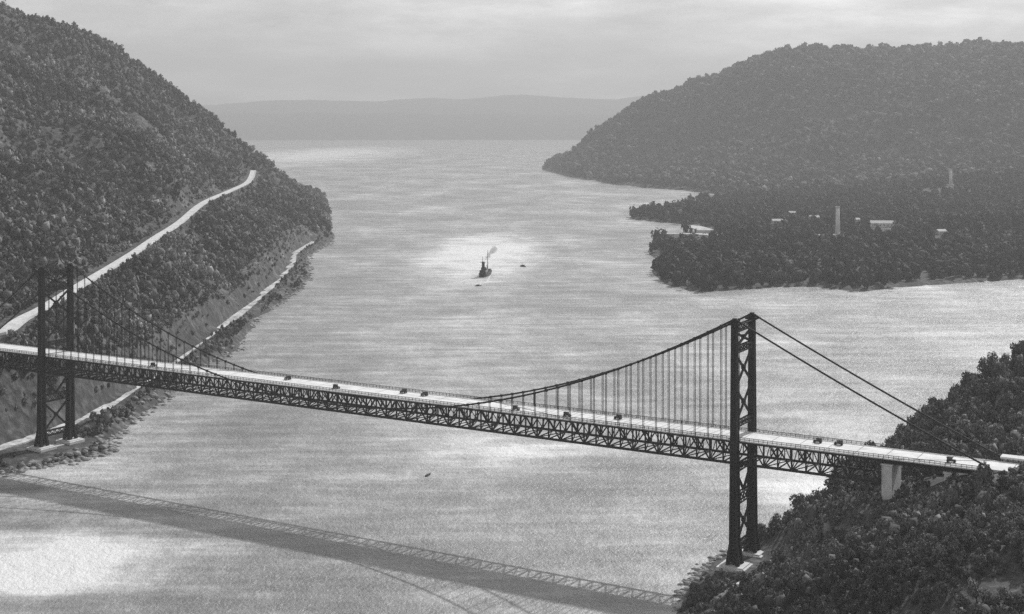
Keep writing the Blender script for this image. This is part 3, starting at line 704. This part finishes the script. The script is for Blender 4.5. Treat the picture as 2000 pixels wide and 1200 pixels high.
# clear trees that stand in or in front of the buildings
for o in bpy.data.objects:
    if o.name in ('forest.001',):
        me = o.data; n = len(me.vertices); co = np.empty(n*3, np.float32); me.vertices.foreach_get('co', co); co = co.reshape(-1,3)
        bad = np.zeros(n, bool)
        for x, y, r in CLR:
            bad |= (np.hypot(co[:,0]-x, co[:,1]-y) < r+4)
            k = (co[:,1] < y) & (co[:,1] > y-130) & (np.abs(co[:,0]-x*co[:,1]/y) < r); bad |= k
        for a in SPITS:
            for q in a[::2]:
                bad |= (co[:,1] < q[1]+14) & (co[:,1] > q[1]-150) & (np.abs(co[:,0]-q[0]*co[:,1]/q[1]) < 13)
        import bmesh
        bm_ = bmesh.new(); bm_.from_mesh(me); bm_.verts.ensure_lookup_table()
        bmesh.ops.delete(bm_, geom=[bm_.verts[i] for i in np.where(bad)[0]], context='VERTS'); bm_.to_mesh(me); bm_.free()

# ------------------------------------------------------------------ boats
def hull(mb_, Lh, B, D, z0=-.6):
    secs = [(-.5,.55,.8),(-.42,.85,.9),(-.2,1,.95),(.15,1,1),(.36,.7,1.05),(.46,.32,1.15),(.5,.03,1.25)]; vs = []; fs = []
    for x, w, h in secs: vs += [(x*Lh,-w*B/2,D*h),(x*Lh,-w*B*.34,z0),(x*Lh,w*B*.34,z0),(x*Lh,w*B/2,D*h)]
    for i in range(len(secs)-1):
        for k in range(3): a = i*4+k; fs.append((a, a+4, a+5, a+1))
        fs.append((i*4+3, i*4+7, i*4+4, i*4))
    fs += [(0,1,2,3), (27,26,25,24)]; mb_.add(vs, fs)
x, y, _ = W(949, 538)
ship = empty('steamer', (x, y, 0), math.radians(80), label='dark river steamer with masts and funnel under way in mid river', cat='ship')
m = MB(); hull(m, 50, 13, 4.6, -1.5); m.build('hull', 'hull', ship)
m = MB(); m.box((-14,0,6.3), (16,8,4.6)); m.box((-11,0,9.6), (7,7,2.4)); m.build('deckhouse', 'car', ship)
m = MB(); m.box((-10.8,0,11.5), (6,6,1.8)); m.build('bridge_house', 'white', ship)
m = MB(); m.tube([(-17,0,8),(-17.6,0,19)], 1.9, 12); m.build('funnel', 'hull', ship)
for xx, hh in ((12, 31), (-21, 26)):
    m = MB(); m.tube([(xx,0,3.5),(xx,0,hh)], .55, 8, .25); m.bar((xx,-4,hh*.72),(xx,4,hh*.72), .45); m.bar((xx,0,7),(xx-8,0,13), .5); m.build('mast', 'hull', ship)
m = MB(); m.box((8,0,5.0), (9,6,1.6)); m.box((20,0,5.2), (6,5,1.6)); m.build('cargo_hatch', 'canvas', ship)
# wake behind the steamer
hx, hy = math.cos(math.radians(80)), math.sin(math.radians(80)); m = MB()
for sg in (-1, 1):
    vs = []; n = 22
    for i in range(n):
        q = i/(n-1); l = 8+q*95; o = sg*(3.5+l*.13); w = 1.2+1.6*q*(1+.4*math.sin(i*1.9)); jx = random.uniform(-.5,.5)
        for e in (o-w*.5+jx, o+w*.5+jx): vs.append((x-hx*(l-20)+hy*e, y-hy*(l-20)-hx*e, .05))
    m.add(vs, [(2*i, 2*i+1, 2*i+3, 2*i+2) if sg < 0 else (2*i+2, 2*i+3, 2*i+1, 2*i) for i in range(n-1)])
tag(m.build('wake', 'foam'), 'pale foam wake spreading behind the river steamer', 'wake', kind='stuff')
# steam drifting from the funnel
sm, nt, b = new_mat('steam'); nt.nodes.remove(b); pv = N(nt, 'ShaderNodeVolumePrincipled'); pv.inputs['Density'].default_value = .12; pv.inputs['Color'].default_value = (1,1,1,1)
nt.links.new(pv.outputs[0], nt.nodes['Material Output'].inputs['Volume']); M['steam'] = sm
vs = []; fs = []; bb = 0
for i in range(16):
    q = i/15; v, f = blob(0, 0, True, 300+i, .8); v = v*(1.8+4.5*q); v += np.array((x-hx*15+1+13*q, y-hy*15+12*q, 20+15*q)) + RNG.normal(size=3)*1.2*q; vs.append(v); fs.append(f+bb); bb += len(v)
o = np_mesh('steam', np.concatenate(vs), np.concatenate(fs), 'steam'); tag(o, 'white steam drifting up from the steamer funnel', 'steam', kind='stuff')
rm = o.modifiers.new('merge', 'REMESH'); rm.mode = 'VOXEL'; rm.voxel_size = 1.0
def launch(px, py, L, rz, label, cabin):
    x, y, _ = W(px, py); o = empty('motor_launch' if cabin else 'rowing_boat', (x, y, 0), rz, label=label, cat='boat')
    m = MB(); hull(m, L, L*.3, L*.1, -.3); m.build('hull', 'hull', o)
    if cabin:
        m = MB(); m.box((-.05*L,0,L*.16), (L*.4,L*.22,L*.14)); m.build('cabin', 'car', o)
        m = MB(); m.tube([(L*.1,0,L*.1),(L*.1,0,L*.5)], L*.015, 6); m.build('mast', 'hull', o)
    else:
        m = MB(); m.box((0,0,L*.085), (L*.06,L*.26,L*.02)); m.box((-L*.25,0,L*.085), (L*.06,L*.24,L*.02)); m.build('thwarts', 'canvas', o)
launch(1021, 521, 11, 2.3, 'small dark motor launch to the right of the river steamer', True)
launch(934, 559, 8, .3, 'tiny dark boat just below the steamer, toward the bridge', True)
launch(836, 929, 6, 1.2, 'small dark rowing boat on the river in front of the bridge', False)

# ------------------------------------------------------------------ haze
hz, nt, b = new_mat('haze_air'); nt.nodes.remove(b); pv = N(nt, 'ShaderNodeVolumePrincipled')
pv.inputs['Density'].default_value = 1.0e-4; pv.inputs['Color'].default_value = (.95,.95,.95,1); pv.inputs['Anisotropy'].default_value = .1
nt.links.new(pv.outputs[0], nt.nodes['Material Output'].inputs['Volume']); M['haze'] = hz
m = MB(); m.box((0, 13000, 850), (60000, 40000, 1740)); tag(m.build('haze', 'haze'), kind='stuff')

# ------------------------------------------------------------------ light, sky, camera
el = math.radians(40.5); tx, ty = -.6, -.8                     # sunlight travels this way over the ground
sun = bpy.data.lights.new('sun', 'SUN'); sun.energy = 2.6; sun.angle = math.radians(.6); sun.color = (1, 1, 1)
so = bpy.data.objects.new('sun', sun); COL.objects.link(so)
import mathutils
dirv = mathutils.Vector((tx*math.cos(el), ty*math.cos(el), -math.sin(el))); so.rotation_euler = dirv.to_track_quat('-Z', 'Y').to_euler(); so.location = (600, 800, 1200)
w = bpy.data.worlds.new('World'); SC.world = w; w.use_nodes = True; nt = w.node_tree; bg = nt.nodes['Background']
sk = nt.nodes.new('ShaderNodeTexSky'); sk.sky_type = 'NISHITA'; sk.sun_disc = False; sk.sun_elevation = el; sk.sun_rotation = math.atan2(-tx, -ty)
sk.air_density = 1.0; sk.dust_density = .6
bw = nt.nodes.new('ShaderNodeRGBToBW'); nt.links.new(sk.outputs[0], bw.inputs[0]); tc = nt.nodes.new('ShaderNodeTexCoord'); mp = nt.nodes.new('ShaderNodeMapping'); mp.inputs['Scale'].default_value = (1, 1, 4.5); nt.links.new(tc.outputs['Generated'], mp.inputs[0])
nz = nt.nodes.new('ShaderNodeTexNoise'); nz.inputs['Scale'].default_value = 7; nz.inputs['Detail'].default_value = 9; nz.inputs['Roughness'].default_value = .62; nt.links.new(mp.outputs[0], nz.inputs['Vector'])
cr = ramp(nt, nz.outputs['Fac'], [(.34, .48), (.5, .74), (.64, 1.12)]); mu = nt.nodes.new('ShaderNodeMath'); mu.operation = 'MULTIPLY'
nt.links.new(bw.outputs[0], mu.inputs[0]); nt.links.new(cr.outputs[0], mu.inputs[1]); nt.links.new(mu.outputs[0], bg.inputs[0]); bg.inputs[1].default_value = .15
cam = bpy.data.cameras.new('camera'); co = bpy.data.objects.new('camera', cam); COL.objects.link(co)
co.location = (0, 0, H); co.rotation_euler = (math.radians(90), 0, 0); cam.sensor_width = 36; cam.lens = 36*F/2000; cam.shift_y = -(600-HY)/2000
cam.clip_start = 1; cam.clip_end = 120000; SC.camera = co
SC.view_settings.view_transform = 'Standard'; SC.view_settings.look = 'None'; SC.view_settings.exposure = 0.68; SC.view_settings.gamma = 1
SC.cycles.use_denoising = False; SC.cycles.volume_bounces = 0; SC.cycles.max_bounces = 5; SC.cycles.diffuse_bounces = 2
